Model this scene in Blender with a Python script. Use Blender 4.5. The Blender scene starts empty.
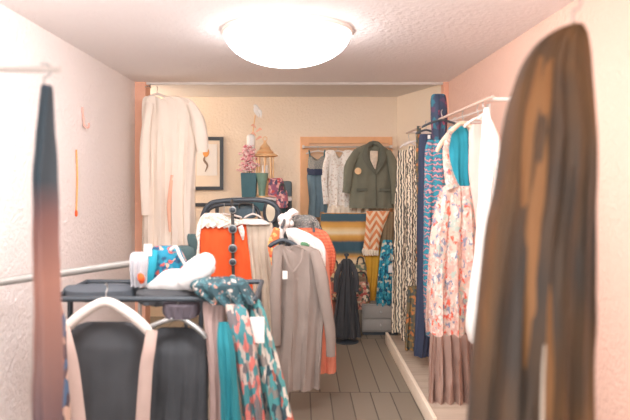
import bpy, bmesh, math, random
from mathutils import Vector, noise
random.seed(7)
PI = math.pi
C = bpy.context.scene
COL = C.collection
# ------------------------------------------------------------------ camera
F, CX, CY, H = 600.0, 300.0, 178.0, 1.5      # focal length in px, vanishing point, eye height
cd = bpy.data.cameras.new('camera'); cam = bpy.data.objects.new('camera', cd); COL.objects.link(cam)
cam.location = (0, 0, H); cam.rotation_euler = (PI/2, 0, 0)
cd.sensor_width = 36; cd.lens = F/630*36
cd.shift_x = 15/630; cd.shift_y = -32/630
cd.clip_start = .05
cd.dof.use_dof = True; cd.dof.focus_distance = 5.3; cd.dof.aperture_fstop = 1.9
C.camera = cam
# ------------------------------------------------------------------ light
def s2l(c):
    return tuple(((v/255)/12.92 if v/255 <= .04045 else ((v/255+.055)/1.055)**2.4) for v in c)
w = bpy.data.worlds.new('daylight'); C.world = w; w.use_nodes = True
w.node_tree.nodes['Background'].inputs[0].default_value = (.93, .96, 1.0, 1)
w.node_tree.nodes['Background'].inputs[1].default_value = 1.5
def area(name, loc, rot, sx, sy, power, col):
    l = bpy.data.lights.new(name, 'AREA'); l.shape = 'RECTANGLE'; l.size = sx; l.size_y = sy
    l.energy = power; l.color = col
    o = bpy.data.objects.new(name, l); COL.objects.link(o); o.location = loc; o.rotation_euler = rot
    return o
area('front_room_fill', (-.35, 1.9, 2.3), (math.radians(58), 0, 0), 1.8, .5, 44, (.96, .97, 1.0))  # added fill out of view overhead, evens the brightness; no real fitting
area('back_room_fill', (-2.5, 5.9, 1.9), (math.radians(80), 0, math.radians(-82)), .8, .6, 18, (1, .95, .9))  # added fill hidden behind the partition to brighten the back room; no real lamp
C.view_settings.view_transform = 'Standard'; C.view_settings.look = 'None'
C.view_settings.gamma = 1; C.view_settings.use_curve_mapping = False
C.view_settings.exposure = 0.8
# ------------------------------------------------------------------ helpers
def P(px, py, d): return Vector(((px-CX)*d/F, d, H-(py-CY)*d/F))
def mesh_obj(name, bm, m, origin=(0, 0, 0), smooth=True):
    bmesh.ops.recalc_face_normals(bm, faces=bm.faces)
    o3 = Vector(origin)
    for v in bm.verts: v.co -= o3
    me = bpy.data.meshes.new(name); bm.to_mesh(me); bm.free()
    if smooth:
        for p in me.polygons: p.use_smooth = True
        try: me.set_sharp_from_angle(angle=math.radians(50))
        except Exception: pass
    me.materials.append(m)
    o = bpy.data.objects.new(name, me); COL.objects.link(o)
    return o
def T(name, label, cat, loc, group=None):
    o = bpy.data.objects.new(name, None); COL.objects.link(o); o.location = loc
    o.empty_display_size = .1
    o['label'] = label; o['category'] = cat
    if group: o['group'] = group
    return o
def wl(o):
    v = Vector((0, 0, 0))
    while o is not None: v += Vector(o.location); o = o.parent
    return v
def add(name, bm, m, parent, label=None, smooth=True):
    # origin of the part at its own middle, bottom
    lo = Vector([min(v.co[i] for v in bm.verts) for i in range(3)]); hi = Vector([max(v.co[i] for v in bm.verts) for i in range(3)])
    og = Vector(((lo.x+hi.x)/2, (lo.y+hi.y)/2, lo.z))
    o = mesh_obj(name, bm, m, og, smooth); o.parent = parent; o.location = og-wl(parent)
    if label: o['label'] = label
    return o
def solo(name, bm, m, label, cat, group=None, smooth=True):
    lo = Vector([min(v.co[i] for v in bm.verts) for i in range(3)]); hi = Vector([max(v.co[i] for v in bm.verts) for i in range(3)])
    og = Vector(((lo.x+hi.x)/2, (lo.y+hi.y)/2, lo.z))
    o = mesh_obj(name, bm, m, og, smooth); o.location = og
    o['label'] = label; o['category'] = cat
    if group: o['group'] = group
    return o
def struct(name, bm, m, smooth=False):
    o = mesh_obj(name, bm, m, (0, 0, 0), smooth); o['kind'] = 'structure'; return o
def box(bm, lo, hi, bev=0):
    b = bmesh.new(); bmesh.ops.create_cube(b, size=1)
    for v in b.verts: v.co = Vector([lo[i]+(v.co[i]+.5)*(hi[i]-lo[i]) for i in range(3)])
    if bev: bmesh.ops.bevel(b, geom=b.edges[:], offset=bev, segments=2, affect='EDGES', profile=.6)
    me = bpy.data.meshes.new('t'); b.to_mesh(me); b.free(); bm.from_mesh(me); bpy.data.meshes.remove(me)
    return bm
def B(lo, hi, bev=0): return box(bmesh.new(), lo, hi, bev)
def crom(ps, n):
    """smooth list of vectors (any dimension) through ps"""
    out = []; L = len(ps)
    for i in range(L-1):
        p0, p1, p2, p3 = ps[max(i-1, 0)], ps[i], ps[i+1], ps[min(i+2, L-1)]
        for j in range(n):
            t = j/n
            out.append([.5*(2*b+(c-a)*t+(2*a-5*b+4*c-d)*t*t+(3*b-a-3*c+d)*t**3) for a, b, c, d in zip(p0, p1, p2, p3)])
    out.append(list(ps[-1])); return out
def tube(bm, pts, r, n=10, sm=6, flat=1.0, ripple=0, closed=False):
    """round bar along pts; r number or list"""
    rs = r if isinstance(r, (list, tuple)) else [r]*len(pts)
    q = [list(p)+[rr] for p, rr in zip(pts, rs)]
    q = crom(q, sm) if sm > 1 else q
    rings = []; prev = None
    for i, a in enumerate(q):
        p = Vector(a[:3]); t = (Vector(q[min(i+1, len(q)-1)][:3])-Vector(q[max(i-1, 0)][:3]))
        if t.length < 1e-9: t = Vector((0, 0, 1))
        t.normalize()
        if prev is None:
            u = t.cross(Vector((0, 1, 0)))
            if u.length < .1: u = t.cross(Vector((1, 0, 0)))
        else: u = prev-t*prev.dot(t)
        u.normalize(); prev = u; v = t.cross(u)
        ring = []
        for k in range(n):
            an = 2*PI*k/n; rr = max(a[3], 1e-4)*(1+ripple*math.sin(3*an+i*.35)+ripple*.7*math.sin(5*an-i*.2))
            ring.append(bm.verts.new(p+u*math.cos(an)*rr+v*math.sin(an)*rr*flat))
        rings.append(ring)
    for i in range(len(rings)-1):
        for k in range(n): bm.faces.new((rings[i][k], rings[i][(k+1) % n], rings[i+1][(k+1) % n], rings[i+1][k]))
    bm.faces.new(rings[0]); bm.faces.new(rings[-1][::-1])
    return bm
def TB(pts, r, **k): return tube(bmesh.new(), pts, r, **k)
def lathe(bm, c, prof, n=24, sx=1, sy=1):
    """prof list of (radius, z) about vertical axis at c"""
    rings = []
    for r, z in prof:
        rings.append([bm.verts.new((c[0]+max(r, 1e-4)*sx*math.cos(2*PI*k/n), c[1]+max(r, 1e-4)*sy*math.sin(2*PI*k/n), c[2]+z)) for k in range(n)])
    for i in range(len(rings)-1):
        for k in range(n): bm.faces.new((rings[i][k], rings[i][(k+1) % n], rings[i+1][(k+1) % n], rings[i+1][k]))
    bm.faces.new(rings[0]); bm.faces.new(rings[-1]); return bm
def LT(c, prof, **k): return lathe(bmesh.new(), c, prof, **k)
def cloth(rows, d, th=.04, amp=.012, k=3, ph=0., n=64, crump=.006, wave=.0, notch=None, bm=None, hem=.004):
    """hanging cloth: rows (py, left px, right px[, depth offset]) read at distance d, closed body with soft vertical folds.
    notch=(half width fraction, drop px) scoops a neckline out of the top"""
    bm = bm or bmesh.new()
    rr = [list(r)+[0]*(4-len(r)) for r in rows]
    ys = crom(rr, 8 if len(rr) < 8 else 6)
    y0, y1 = rr[0][0], rr[-1][0]; rings = []; s = d/F
    for i, (py, pl, pr, dd) in enumerate(ys):
        v = (py-y0)/max(y1-y0, 1e-6); ring = []
        cx = (pl+pr)/2; hw = max((pr-pl)/2, .3)
        tk = th*(min(1, .25+3.5*v) if v < .25 else 1)
        for j in range(n):
            a = 2*PI*j/n; ca, sa = math.cos(a), math.sin(a)
            X = (cx-CX+hw*ca)*s; Z = H-(py-CY)*s
            q = abs(sa)**.75*(1 if sa >= 0 else -1)
            fold = amp*(.25+.9*v)*math.sin(PI*k*ca+ph+.8*math.sin(2.2*v+ph))
            fold += amp*.45*(.3+v)*math.sin(PI*k*2.3*ca+ph*2.1+1.3*v*3)
            Y = d+dd+tk*q+fold*(1 if abs(sa) > .2 else abs(sa)/.2)
            if crump:
                nz = noise.noise_vector(Vector((X*7+ph*3, Y*7, Z*5)))+.5*noise.noise_vector(Vector((X*19, Y*19+ph, Z*14)))
                X += nz.x*crump*.6; Y += nz.y*crump*1.6
            if notch and v < .5:
                f = abs(ca)/notch[0]
                if f < 1: Z -= (1-f*f)*notch[1]*s*max(0, 1-v*3)
            if wave and v > .9: Z += wave*math.sin(PI*k*1.5*ca+ph)*(v-.9)*10
            ring.append(bm.verts.new((X, Y, Z)))
        rings.append(ring)
    for i in range(len(rings)-1):
        for j in range(n): bm.faces.new((rings[i][j], rings[i][(j+1) % n], rings[i+1][(j+1) % n], rings[i+1][j]))
    # hem turned in
    for ring, sg in ((rings[0], 1), (rings[-1], -1)):
        c = sum((v.co for v in ring), Vector())/n
        inn = [bm.verts.new(c+(v.co-c)*.8+Vector((0, 0, .01 if sg < 0 else -.006))) for v in ring]
        for j in range(n):
            bm.faces.new((ring[j], ring[(j+1) % n], inn[(j+1) % n], inn[j]))
        bm.faces.new(inn)
    return bm
def ppts(l): return [P(*p) for p in l]
# ------------------------------------------------------------------ materials
def new_mat(name):
    m = bpy.data.materials.new(name); m.use_nodes = True
    nt = m.node_tree; b = nt.nodes['Principled BSDF']; return m, nt, b
def coords(nt, kind='Object'):
    return nt.nodes.new('ShaderNodeTexCoord').outputs[kind]
def N(nt, t, **props):
    n = nt.nodes.new(t)
    for k_, v in props.items(): setattr(n, k_, v)
    return n
def ramp(nt, fac, stops, const=True):
    r = nt.nodes.new('ShaderNodeValToRGB'); r.color_ramp.interpolation = 'CONSTANT' if const else 'LINEAR'
    e = r.color_ramp.elements
    while len(e) > 1: e.remove(e[-1])
    e[0].position = stops[0][0]; e[0].color = (*s2l(stops[0][1]), 1)
    for p, c in stops[1:]:
        x = e.new(p); x.color = (*s2l(c), 1)
    nt.links.new(fac, r.inputs[0]); return r.outputs[0]
def bump(nt, b, co, scale, strength, dist=.004, detail=4):
    n = N(nt, 'ShaderNodeTexNoise'); n.inputs['Scale'].default_value = scale; n.inputs['Detail'].default_value = detail
    nt.links.new(co, n.inputs['Vector'])
    u = N(nt, 'ShaderNodeBump'); u.inputs['Strength'].default_value = strength; u.inputs['Distance'].default_value = dist
    nt.links.new(n.outputs[0], u.inputs['Height']); nt.links.new(u.outputs[0], b.inputs['Normal'])
    return n
def plain(name, col, rough=.85, metal=0, vary=.12, sc=14, bs=.35, bd=.004, alpha=None, emit=None, sheen=0):
    m, nt, b = new_mat(name); co = coords(nt)
    c = s2l(col); n = bump(nt, b, co, sc*12, bs, bd)
    if vary:
        n2 = N(nt, 'ShaderNodeTexNoise'); n2.inputs['Scale'].default_value = sc; nt.links.new(co, n2.inputs['Vector'])
        mx = N(nt, 'ShaderNodeMix', data_type='RGBA'); nt.links.new(n2.outputs[0], mx.inputs[0])
        mx.inputs[6].default_value = (*[max(0, x*(1-vary)) for x in c], 1); mx.inputs[7].default_value = (*[min(1, x*(1+vary)) for x in c], 1)
        nt.links.new(mx.outputs[2], b.inputs['Base Color'])
    else: b.inputs['Base Color'].default_value = (*c, 1)
    b.inputs['Roughness'].default_value = rough; b.inputs['Metallic'].default_value = metal
    if sheen: b.inputs['Sheen Weight'].default_value = sheen
    if emit: b.inputs['Emission Color'].default_value = (*s2l(emit[0]), 1); b.inputs['Emission Strength'].default_value = emit[1]
    return m
def floral(name, cols, scale=30, rough=.85, stretch=(1, 1, 1), rnd=1.0, warp=.03):
    """blotched print of the listed colours"""
    m, nt, b = new_mat(name); co = coords(nt)
    mp = N(nt, 'ShaderNodeMapping'); mp.inputs['Scale'].default_value = stretch; nt.links.new(co, mp.inputs[0])
    nz = N(nt, 'ShaderNodeTexNoise'); nz.inputs['Scale'].default_value = scale*.8; nt.links.new(mp.outputs[0], nz.inputs['Vector'])
    ad = N(nt, 'ShaderNodeMix', data_type='VECTOR') if False else N(nt, 'ShaderNodeVectorMath', operation='MULTIPLY_ADD')
    nt.links.new(nz.outputs['Color'], ad.inputs[0]); ad.inputs[1].default_value = (warp,)*3; nt.links.new(mp.outputs[0], ad.inputs[2])
    v = N(nt, 'ShaderNodeTexVoronoi'); v.inputs['Scale'].default_value = scale; v.inputs['Randomness'].default_value = rnd
    nt.links.new(ad.outputs[0], v.inputs['Vector'])
    sp = N(nt, 'ShaderNodeSeparateColor'); nt.links.new(v.outputs['Color'], sp.inputs[0])
    tot = sum(w_ for _, w_ in cols); acc = 0; st = []
    for c, w_ in cols: st.append((acc/tot, c)); acc += w_
    nt.links.new(ramp(nt, sp.outputs[0], st), b.inputs['Base Color']); b.inputs['Roughness'].default_value = rough
    bump(nt, b, co, 160, .3); return m
def zebra(name, c1, c2, scale=9, dist=9, direction='X', rough=.85, c3=None, dscale=2.0):
    m, nt, b = new_mat(name); co = coords(nt)
    wv = N(nt, 'ShaderNodeTexWave', wave_type='BANDS', bands_direction=direction); wv.inputs['Scale'].default_value = scale
    wv.inputs['Distortion'].default_value = dist; wv.inputs['Detail'].default_value = 2; wv.inputs['Detail Scale'].default_value = dscale
    nt.links.new(co, wv.inputs['Vector'])
    st = [(0, c1), (.5, c2)] if c3 is None else [(0, c1), (.42, c2), (.8, c3)]
    nt.links.new(ramp(nt, wv.outputs[0] if False else wv.outputs['Fac'], st), b.inputs['Base Color']); b.inputs['Roughness'].default_value = rough
    bump(nt, b, co, 160, .3); return m
def bands(name, stops, axis='Z', rep=1.0, rough=.85, wob=.02, coordkind='Generated', soft=False):
    """woven bands: colours along an axis of the object"""
    m, nt, b = new_mat(name); co = coords(nt, coordkind)
    sx = N(nt, 'ShaderNodeSeparateXYZ'); nt.links.new(co, sx.inputs[0])
    nz = N(nt, 'ShaderNodeTexNoise'); nz.inputs['Scale'].default_value = 22; nt.links.new(co, nz.inputs['Vector'])
    a = N(nt, 'ShaderNodeMath', operation='MULTIPLY_ADD'); nt.links.new(nz.outputs[0], a.inputs[0]); a.inputs[1].default_value = wob
    nt.links.new(sx.outputs[axis], a.inputs[2])
    r_ = N(nt, 'ShaderNodeMath', operation='MULTIPLY'); nt.links.new(a.outputs[0], r_.inputs[0]); r_.inputs[1].default_value = rep
    f = N(nt, 'ShaderNodeMath', operation='FRACT'); nt.links.new(r_.outputs[0], f.inputs[0])
    nt.links.new(ramp(nt, f.outputs[0], stops, not soft), b.inputs['Base Color']); b.inputs['Roughness'].default_value = rough
    bump(nt, b, coords(nt), 130, .4); return m
def chevron(name, c1, c2, k=5, rep=7, a=.5):
    m, nt, b = new_mat(name); co = coords(nt, 'Generated')
    sx = N(nt, 'ShaderNodeSeparateXYZ'); nt.links.new(co, sx.inputs[0])
    p = N(nt, 'ShaderNodeMath', operation='PINGPONG'); nt.links.new(sx.outputs['X'], p.inputs[0]); p.inputs[1].default_value = 1/(2*k)
    q = N(nt, 'ShaderNodeMath', operation='MULTIPLY_ADD'); nt.links.new(p.outputs[0], q.inputs[0]); q.inputs[1].default_value = a; nt.links.new(sx.outputs['Z'], q.inputs[2])
    r_ = N(nt, 'ShaderNodeMath', operation='MULTIPLY'); nt.links.new(q.outputs[0], r_.inputs[0]); r_.inputs[1].default_value = rep
    f = N(nt, 'ShaderNodeMath', operation='FRACT'); nt.links.new(r_.outputs[0], f.inputs[0])
    nt.links.new(ramp(nt, f.outputs[0], [(0, c1), (.5, c2)]), b.inputs['Base Color']); b.inputs['Roughness'].default_value = .9
    return m
def plaster(name, col, strength=.5):
    m, nt, b = new_mat(name); co = coords(nt)
    b.inputs['Base Color'].default_value = (*s2l(col), 1); b.inputs['Roughness'].default_value = .95
    n1 = N(nt, 'ShaderNodeTexNoise'); n1.inputs['Scale'].default_value = 38; n1.inputs['Detail'].default_value = 5; nt.links.new(co, n1.inputs['Vector'])
    u = N(nt, 'ShaderNodeBump'); u.inputs['Strength'].default_value = strength; u.inputs['Distance'].default_value = .02
    nt.links.new(n1.outputs[0], u.inputs['Height']); nt.links.new(u.outputs[0], b.inputs['Normal']); return m
def wood(name, c1, c2, rough=.5, sc=3, axis='X'):
    m, nt, b = new_mat(name); co = coords(nt)
    mp = N(nt, 'ShaderNodeMapping'); mp.inputs['Scale'].default_value = (12, 12, 1) if axis == 'Z' else (1, 14, 14); nt.links.new(co, mp.inputs[0])
    n1 = N(nt, 'ShaderNodeTexNoise'); n1.inputs['Scale'].default_value = sc; n1.inputs['Detail'].default_value = 5; nt.links.new(mp.outputs[0], n1.inputs['Vector'])
    nt.links.new(ramp(nt, n1.outputs[0], [(.3, c1), (.7, c2)], False), b.inputs['Base Color']); b.inputs['Roughness'].default_value = rough
    return m

M = {}
M['wall_left'] = plaster('white rough plaster', (243, 231, 225), .55)
M['wall_right'] = plaster('peach rough plaster', (243, 202, 182), .55)
M['ceiling'] = plaster('ceiling plaster', (248, 241, 238), .5)
M['wall_back'] = plaster('warm beige plaster', (244, 224, 200), .45)
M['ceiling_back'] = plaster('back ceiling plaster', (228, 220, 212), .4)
M['jamb'] = plaster('salmon painted jamb', (244, 186, 158), .3)
M['railpaint'] = plain('peach grey rail paint', (214, 184, 166), .5, vary=.03)
M['disc'] = plain('dull silver', (150, 150, 148), .4, .6, vary=.1)
M['white'] = plain('white cotton', (246, 238, 230), sc=10, vary=.04)
M['cream'] = plain('cream cotton', (240, 222, 200), sc=10, vary=.06)
M['black'] = plain('charcoal enamel', (62, 68, 74), .4, vary=.05)
M['blackcloth'] = plain('charcoal cloth', (72, 72, 74), .9, vary=.18)
M['greycloth'] = plain('grey brown jersey', (150, 134, 124), .95, vary=.1)
M['olive'] = plain('olive grey wool', (122, 120, 102), .95, vary=.12)
M['steel'] = plain('brushed steel', (190, 188, 184), .35, .8, vary=.05)
M['hangerwhite'] = plain('pale plastic', (225, 212, 202), .5, vary=.03)
M['hangerwood'] = wood('pale hanger wood', (214, 180, 150), (236, 208, 180), .5)
M['gold'] = plain('aged gold', (240, 194, 142), .5, .1, vary=.15)
M['glass'] = plain('milky glass', (240, 232, 222), .2, vary=0)
M['teal'] = plain('teal cotton', (38, 152, 172), .8, vary=.1)
M['deepteal'] = plain('deep teal paint', (66, 104, 110), .7, vary=.2)
M['navy'] = plain('dark navy jersey', (58, 66, 88), .9, vary=.15)
M['orange'] = plain('orange knit', (240, 96, 44), .9, vary=.06)
M['beige'] = plain('beige linen', (204, 186, 166), .95, vary=.1)
M['pinkflower'] = floral('pink blossom', [((236, 170, 168), 3), ((246, 214, 206), 3), ((214, 120, 128), 1)], 60)
M['pinkcloth'] = plain('rose cotton', (238, 190, 178), .9, vary=.06)
M['paper'] = plain('paper tag', (240, 234, 226), .8, vary=.02)
M['mustard'] = plain('mustard corduroy', (214, 158, 52), .9, vary=.12)
M['leather'] = plain('dark leather', (66, 62, 58), .5, vary=.1)

# ------------------------------------------------------------------ the room
XL, XR, ZC, D1, D2 = -1.51, 1.36, 2.38, 5.55, 6.5
XBL, XBR = -3.0, 1.05
def flr():
    m, nt, b = new_mat('worn grey boards'); co = coords(nt)
    br = N(nt, 'ShaderNodeTexBrick'); br.inputs['Scale'].default_value = 1; br.inputs['Brick Width'].default_value = .14; br.inputs['Row Height'].default_value = 1.4
    br.inputs['Mortar Size'].default_value = .004
    br.inputs['Color1'].default_value = (*s2l((140, 128, 112)), 1); br.inputs['Color2'].default_value = (*s2l((122, 110, 96)), 1); br.inputs['Mortar'].default_value = (*s2l((80, 72, 62)), 1)
    nt.links.new(co, br.inputs['Vector']); nt.links.new(br.outputs[0], b.inputs['Base Color']); b.inputs['Roughness'].default_value = .6
    return m
struct('floor', B((XBL-.1, -.6, -.1), (XR+.1, D2+.1, 0)), flr())
struct('ceiling', B((XL-.1, -.6, ZC), (XR+.1, D1, ZC+.1)), M['ceiling'])
struct('ceiling_back', B((XBL-.1, D1, ZC), (XR+.1, D2+.1, ZC+.1)), M['ceiling_back'])
struct('wall_left', B((XL-.1, -.6, 0), (XL, D1-.02, ZC)), M['wall_left'])
struct('wall_right', B((XR, -.6, 0), (XR+.1, D1+.1, ZC)), M['wall_right'])
struct('wall_back', B((XBL-.1, D2, 0), (XBR+.3, D2+.1, ZC)), M['wall_back'])
bm = bmesh.new()
vs = [bm.verts.new(p) for p in ((XR-.02, D1+.04, 0), (XBR, D2, 0), (XBR+.4, D2, 0), (XR+.08, D1+.04, 0))]
f = bm.faces.new(vs); r = bmesh.ops.extrude_face_region(bm, geom=[f])
for v in r['geom']:
    if isinstance(v, bmesh.types.BMVert): v.co.z = ZC
struct('wall_back_right', bm, M['wall_back'])
struct('wall_partition', B((XBL-.1, D1, 0), (XL, D1+.12, ZC)), M['wall_back'])
struct('wall_back_left', B((XBL-.1, D1+.12, 0), (XBL, D2, ZC)), M['wall_back'])
struct('trim_1', B((XL, D1-.06, 0), (XL+.095, D1+.12, ZC-.0)), M['jamb'])
struct('trim_2', B((XR-.045, D1-.06, 0), (XR, D1+.04, ZC-.0)), M['jamb'])
struct('trim_3', B((XL+.095, D1-.03, ZC-.02), (XR-.045, D1, ZC)), M['ceiling_back'])
# low pale edge of the platform below the right-hand rail
M['plinth'] = wood('pale plinth board', (176, 156, 138), (200, 182, 162), .6)
t = T('display_plinth', 'low pale boarded platform along the floor under the right-hand dresses', 'platform', (1.06, 4.6, 0))
add('deck', B((.80, 3.5, .0), (XR-.02, 5.45, .07), .004), M['plinth'], t)
add('edge_strip', B((.775, 3.5, 0), (.80, 5.45, .1), .003), M['cream'], t, 'cream front edge')

# ------------------------------------------------------------------ ceiling lamp
t = T('ceiling_lamp', 'white milky glass dome lamp flush on the ceiling', 'ceiling lamp', (-.075, 3.6, ZC))
M['dome'] = plain('lit milk glass', (250, 244, 236), .3, vary=0, emit=((250, 246, 248), 6.5))
R_ = .375
add('glass_dome', LT((-.075, 3.6, ZC), [(R_*math.cos(a_*PI/28), -.02-.19*math.sin(a_*PI/28)) for a_ in range(0, 15)], n=40), M['dome'], t)
add('rim', LT((-.075, 3.6, ZC), [(R_+.015, 0), (R_+.02, -.012), (R_+.012, -.026), (R_-.01, -.026)], n=40), M['hangerwhite'], t)

# ------------------------------------------------------------------ hangers
HG = 'hangers holding the clothes'
def hanger(px, py, d, half, label, m='black', drop=.07, r=.006, left=None, right=None, hookh=.07, rz=0):
    a = P(px, py, d); t = T('clothes_hanger', label, 'hanger', a, HG)
    cz, sn = math.cos(rz), math.sin(rz)
    def q(x, z): return a+Vector((x*cz, x*sn, z))
    hl = (left if left is not None else half)*d/F; hr = (right if right is not None else half)*d/F
    pts = [q(-hl, -drop), q(-hl*.85, -drop*.72), q(-hl*.45, -drop*.28), q(0, 0), q(hr*.45, -drop*.28), q(hr*.85, -drop*.72), q(hr, -drop)]
    add('shoulder_bar', TB(pts, [r*.9, r*1.3, r*1.3, r*1.2, r*1.3, r*1.3, r*.9]), M[m], t)
    hr_ = .018; hk = [a, a+Vector((0, 0, hookh-.045))]
    for i in range(0, 8):
        an = -PI/2+i*PI/6
        hk.append(a+Vector((0, hr_*math.cos(an), hookh-.02+hr_*math.sin(an))) if rz == 0 else a+Vector((hr_*math.cos(an), 0, hookh-.02+hr_*math.sin(an))))
    add('hook', TB(hk, .0028, n=6, sm=2), M['steel'], t)
    return t
def garment(name, label, cat, d, rows, m, base=None, group=None, **kw):
    """a hanging garment: empty at its hem, body of folded cloth"""
    rw = rows; hem = rw[-1]
    t = T(name, label, cat, P((hem[1]+hem[2])/2, hem[0], d), group)
    add('body', cloth(rw, d, **kw), m if not isinstance(m, str) else M[m], t)
    return t
def sleeve(t, pts, r, m, name='sleeve', label=None, flat=.6, ripple=.06):
    return add(name, TB(pts, r, n=16, sm=8, flat=flat, ripple=ripple), m if not isinstance(m, str) else M[m], t, label)
def strap(t, pts, r, m, name='strap', flat=.35): return add(name, TB(pts, r, n=8, sm=6, flat=flat), m if not isinstance(m, str) else M[m], t)
def tag(t, px, py, d, w_, h_, label='white price tag'):
    c = P(px, py, d); bb = B((c.x-w_/2, c.y-.002, c.z-h_/2), (c.x+w_/2, c.y+.001, c.z+h_/2), .0006)
    tg = add('price_tag', bb, M['paper'], t, label)
    return tg

# ------------------------------------------------------------------ right-hand rail
t = T('wall_rail', 'white steel clothes rail on arms along the right wall', 'clothes rail', (.95, 4.0, 1.9))
add('bar', TB([(.95, 2.95, 1.9), (.95, 5.35, 1.9)], .008, sm=1), M['railpaint'], t)
for y_ in (3.05, 4.3, 5.25):
    bm = TB([(.95, y_, 1.9), (XR-.01, y_, 1.9)], .011, sm=1); tube(bm, [(1.05, y_, 1.9), (XR-.01, y_, 2.0)], .008, sm=1)
    box(bm, (XR-.016, y_-.03, 1.85), (XR, y_+.03, 2.03), .003)
    add('bracket', bm, M['hangerwhite'], t)

zeb1 = zebra('charcoal and cream wavy print', (92, 86, 78), (244, 226, 200), 15, 5, 'X', dscale=1.3)
zeb2 = zebra('fine cream and charcoal print', (104, 94, 84), (240, 220, 194), 15, 7, 'X', dscale=2.0)
# farthest first
hanger(409, 142, 5.2, 9, 'pale hanger of the farthest wavy printed dress on the right-hand rail', 'hangerwhite', .05)
garment('long_dress', 'long black and cream wavy print dress, the farthest on the right-hand rail', 'dress', 5.2,
        [(150, 398, 416), (160, 397, 417), (200, 395, 418), (250, 393, 418), (300, 392, 419), (332, 391, 420)], zeb1, th=.04, amp=.018, k=3, ph=1)
hanger(416, 141, 4.9, 12, 'pale hanger between the wavy printed dress and the navy one', 'hangerwhite', .04)
t = garment('long_dress', 'narrow charcoal and cream marbled dress beside the dark navy dress', 'dress', 4.9,
        [(146, 408, 424), (158, 407, 425), (220, 404, 426), (290, 403, 427), (340, 401, 428)], zeb2, th=.035, amp=.02, k=3, ph=2.2)
M['olivefloral'] = floral('olive and rust print', [((110, 96, 70), 4), ((160, 120, 70), 2), ((80, 84, 78), 3), ((196, 120, 70), 1)], 45)
garment('printed_skirt', 'olive and rust printed skirt hanging low beneath the marbled dress', 'skirt', 4.7,
        [(286, 408, 424), (300, 407, 426), (335, 405, 428), (350, 405, 429)], M['olivefloral'], th=.03, amp=.015, k=3, ph=.5)
orng = plain('rust trim', (226, 140, 76), .9)
garment('slim_scarf', 'slim rust and ochre scarf hanging beside the marbled dress', 'scarf', 4.75,
        [(126, 417, 421), (150, 416, 421), (225, 417, 422), (262, 416, 422)], M['olivefloral'], th=.015, amp=.006, k=2, ph=.5)
hanger(426, 130, 4.5, 10, 'black hanger of the plain dark navy dress', 'black', .03)
t = garment('navy_dress', 'plain dark navy long dress hanging nearly to the platform', 'dress', 4.5,
        [(134, 421, 433), (142, 419, 436), (200, 418, 438), (270, 417, 440), (330, 415, 442), (356, 414, 436)], M['navy'], th=.04, amp=.014, k=2, ph=.9)
tag(t, 429, 137, 4.44, .02, .028, 'small white size tag at the shoulder')
navyfl = floral('navy blossom print', [((52, 62, 82), 5), ((84, 60, 84), 2), ((48, 104, 120), 1.4), ((150, 70, 92), .5)], 30)
solo('rolled_scarf', cloth([(94, 434, 443), (97, 431, 446), (115, 431, 447), (135, 432, 447), (155, 433, 450)], 4.15, th=.05, amp=.006, k=2, ph=.3), navyfl,
     'rolled dark navy printed scarf standing up over the right-hand rail', 'scarf')
tealpk = zebra('teal navy and coral ikat', (44, 134, 150), (78, 84, 112), 9, 7, 'Z', c3=(196, 142, 142), dscale=3.5)
hanger(442, 120, 4.0, 20, 'black hanger holding the teal and coral printed dress', 'black', .05)
garment('printed_dress', 'teal, navy and coral ikat print long dress behind the floral sundress', 'dress', 4.0,
        [(140, 428, 456), (152, 425, 460), (200, 424, 462), (260, 423, 466), (310, 424, 470), (335, 426, 470)], tealpk, th=.06, amp=.02, k=3, ph=.2)
garment('pleated_skirt', 'long mauve brown pleated skirt hanging lowest under the floral sundress', 'skirt', 3.85,
        [(318, 432, 466), (330, 430, 470), (370, 429, 474), (402, 428, 476)], plain('mauve brown satin', (178, 146, 132), .7), th=.05, amp=.03, k=5, ph=.2)
hanger(463, 123, 3.5, 26, 'thick pale curved hanger holding the floral sundress', 'hangerwood', .17, .011)
t = garment('teal_camisole', 'plain bright teal sleeveless camisole beside the thick pale hanger', 'top', 3.58,
        [(126, 452, 464), (131, 448, 469), (150, 449, 471), (170, 450, 471), (188, 452, 472), (197, 458, 473)], M['teal'], th=.03, amp=.008, k=2, ph=.5)
flor = floral('cream coral and navy flowers', [((224, 190, 172), 5), ((212, 164, 150), 3), ((228, 104, 82), .8), ((136, 140, 158), 1.4), ((180, 190, 176), 1.4), ((232, 214, 202), 2)], 62, stretch=(1, 1, .7), warp=.05)
t = garment('sundress', 'cream sundress with coral and blue flowers on thin straps', 'dress', 3.4,
        [(186, 444, 476), (190, 440, 482), (205, 436, 486), (240, 430, 490), (280, 428, 492), (310, 427, 494), (333, 427, 495)], flor, th=.06, amp=.028, k=4, ph=.4, notch=(.55, 0), wave=.01)
strap(t, ppts([(450, 131, 3.49), (446, 150, 3.37), (448, 170, 3.36), (453, 188, 3.36)]), [.014, .018, .026, .04], flor)
strap(t, ppts([(474, 127, 3.49), (484, 152, 3.37), (483, 172, 3.36), (474, 190, 3.36)]), [.014, .016, .022, .034], flor)
hem = plain('blue grey hem', (150, 170, 176), .9)
hanger(478, 118, 3.25, 14, 'pale hanger with the rose blouse behind the white tunic', 'hangerwhite', .05)
t = garment('rose_blouse', 'faded rose blouse squeezed between floral sundress and brown robe', 'blouse', 3.25,
        [(124, 472, 488), (132, 469, 498), (150, 469, 503), (176, 470, 503), (205, 474, 502), (228, 478, 500)], M['pinkcloth'], th=.04, amp=.012, k=2, ph=1.5)
hanger(484, 114, 3.1, 6, 'small pale hanger of the long white tunic', 'hangerwhite', .03)
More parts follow.
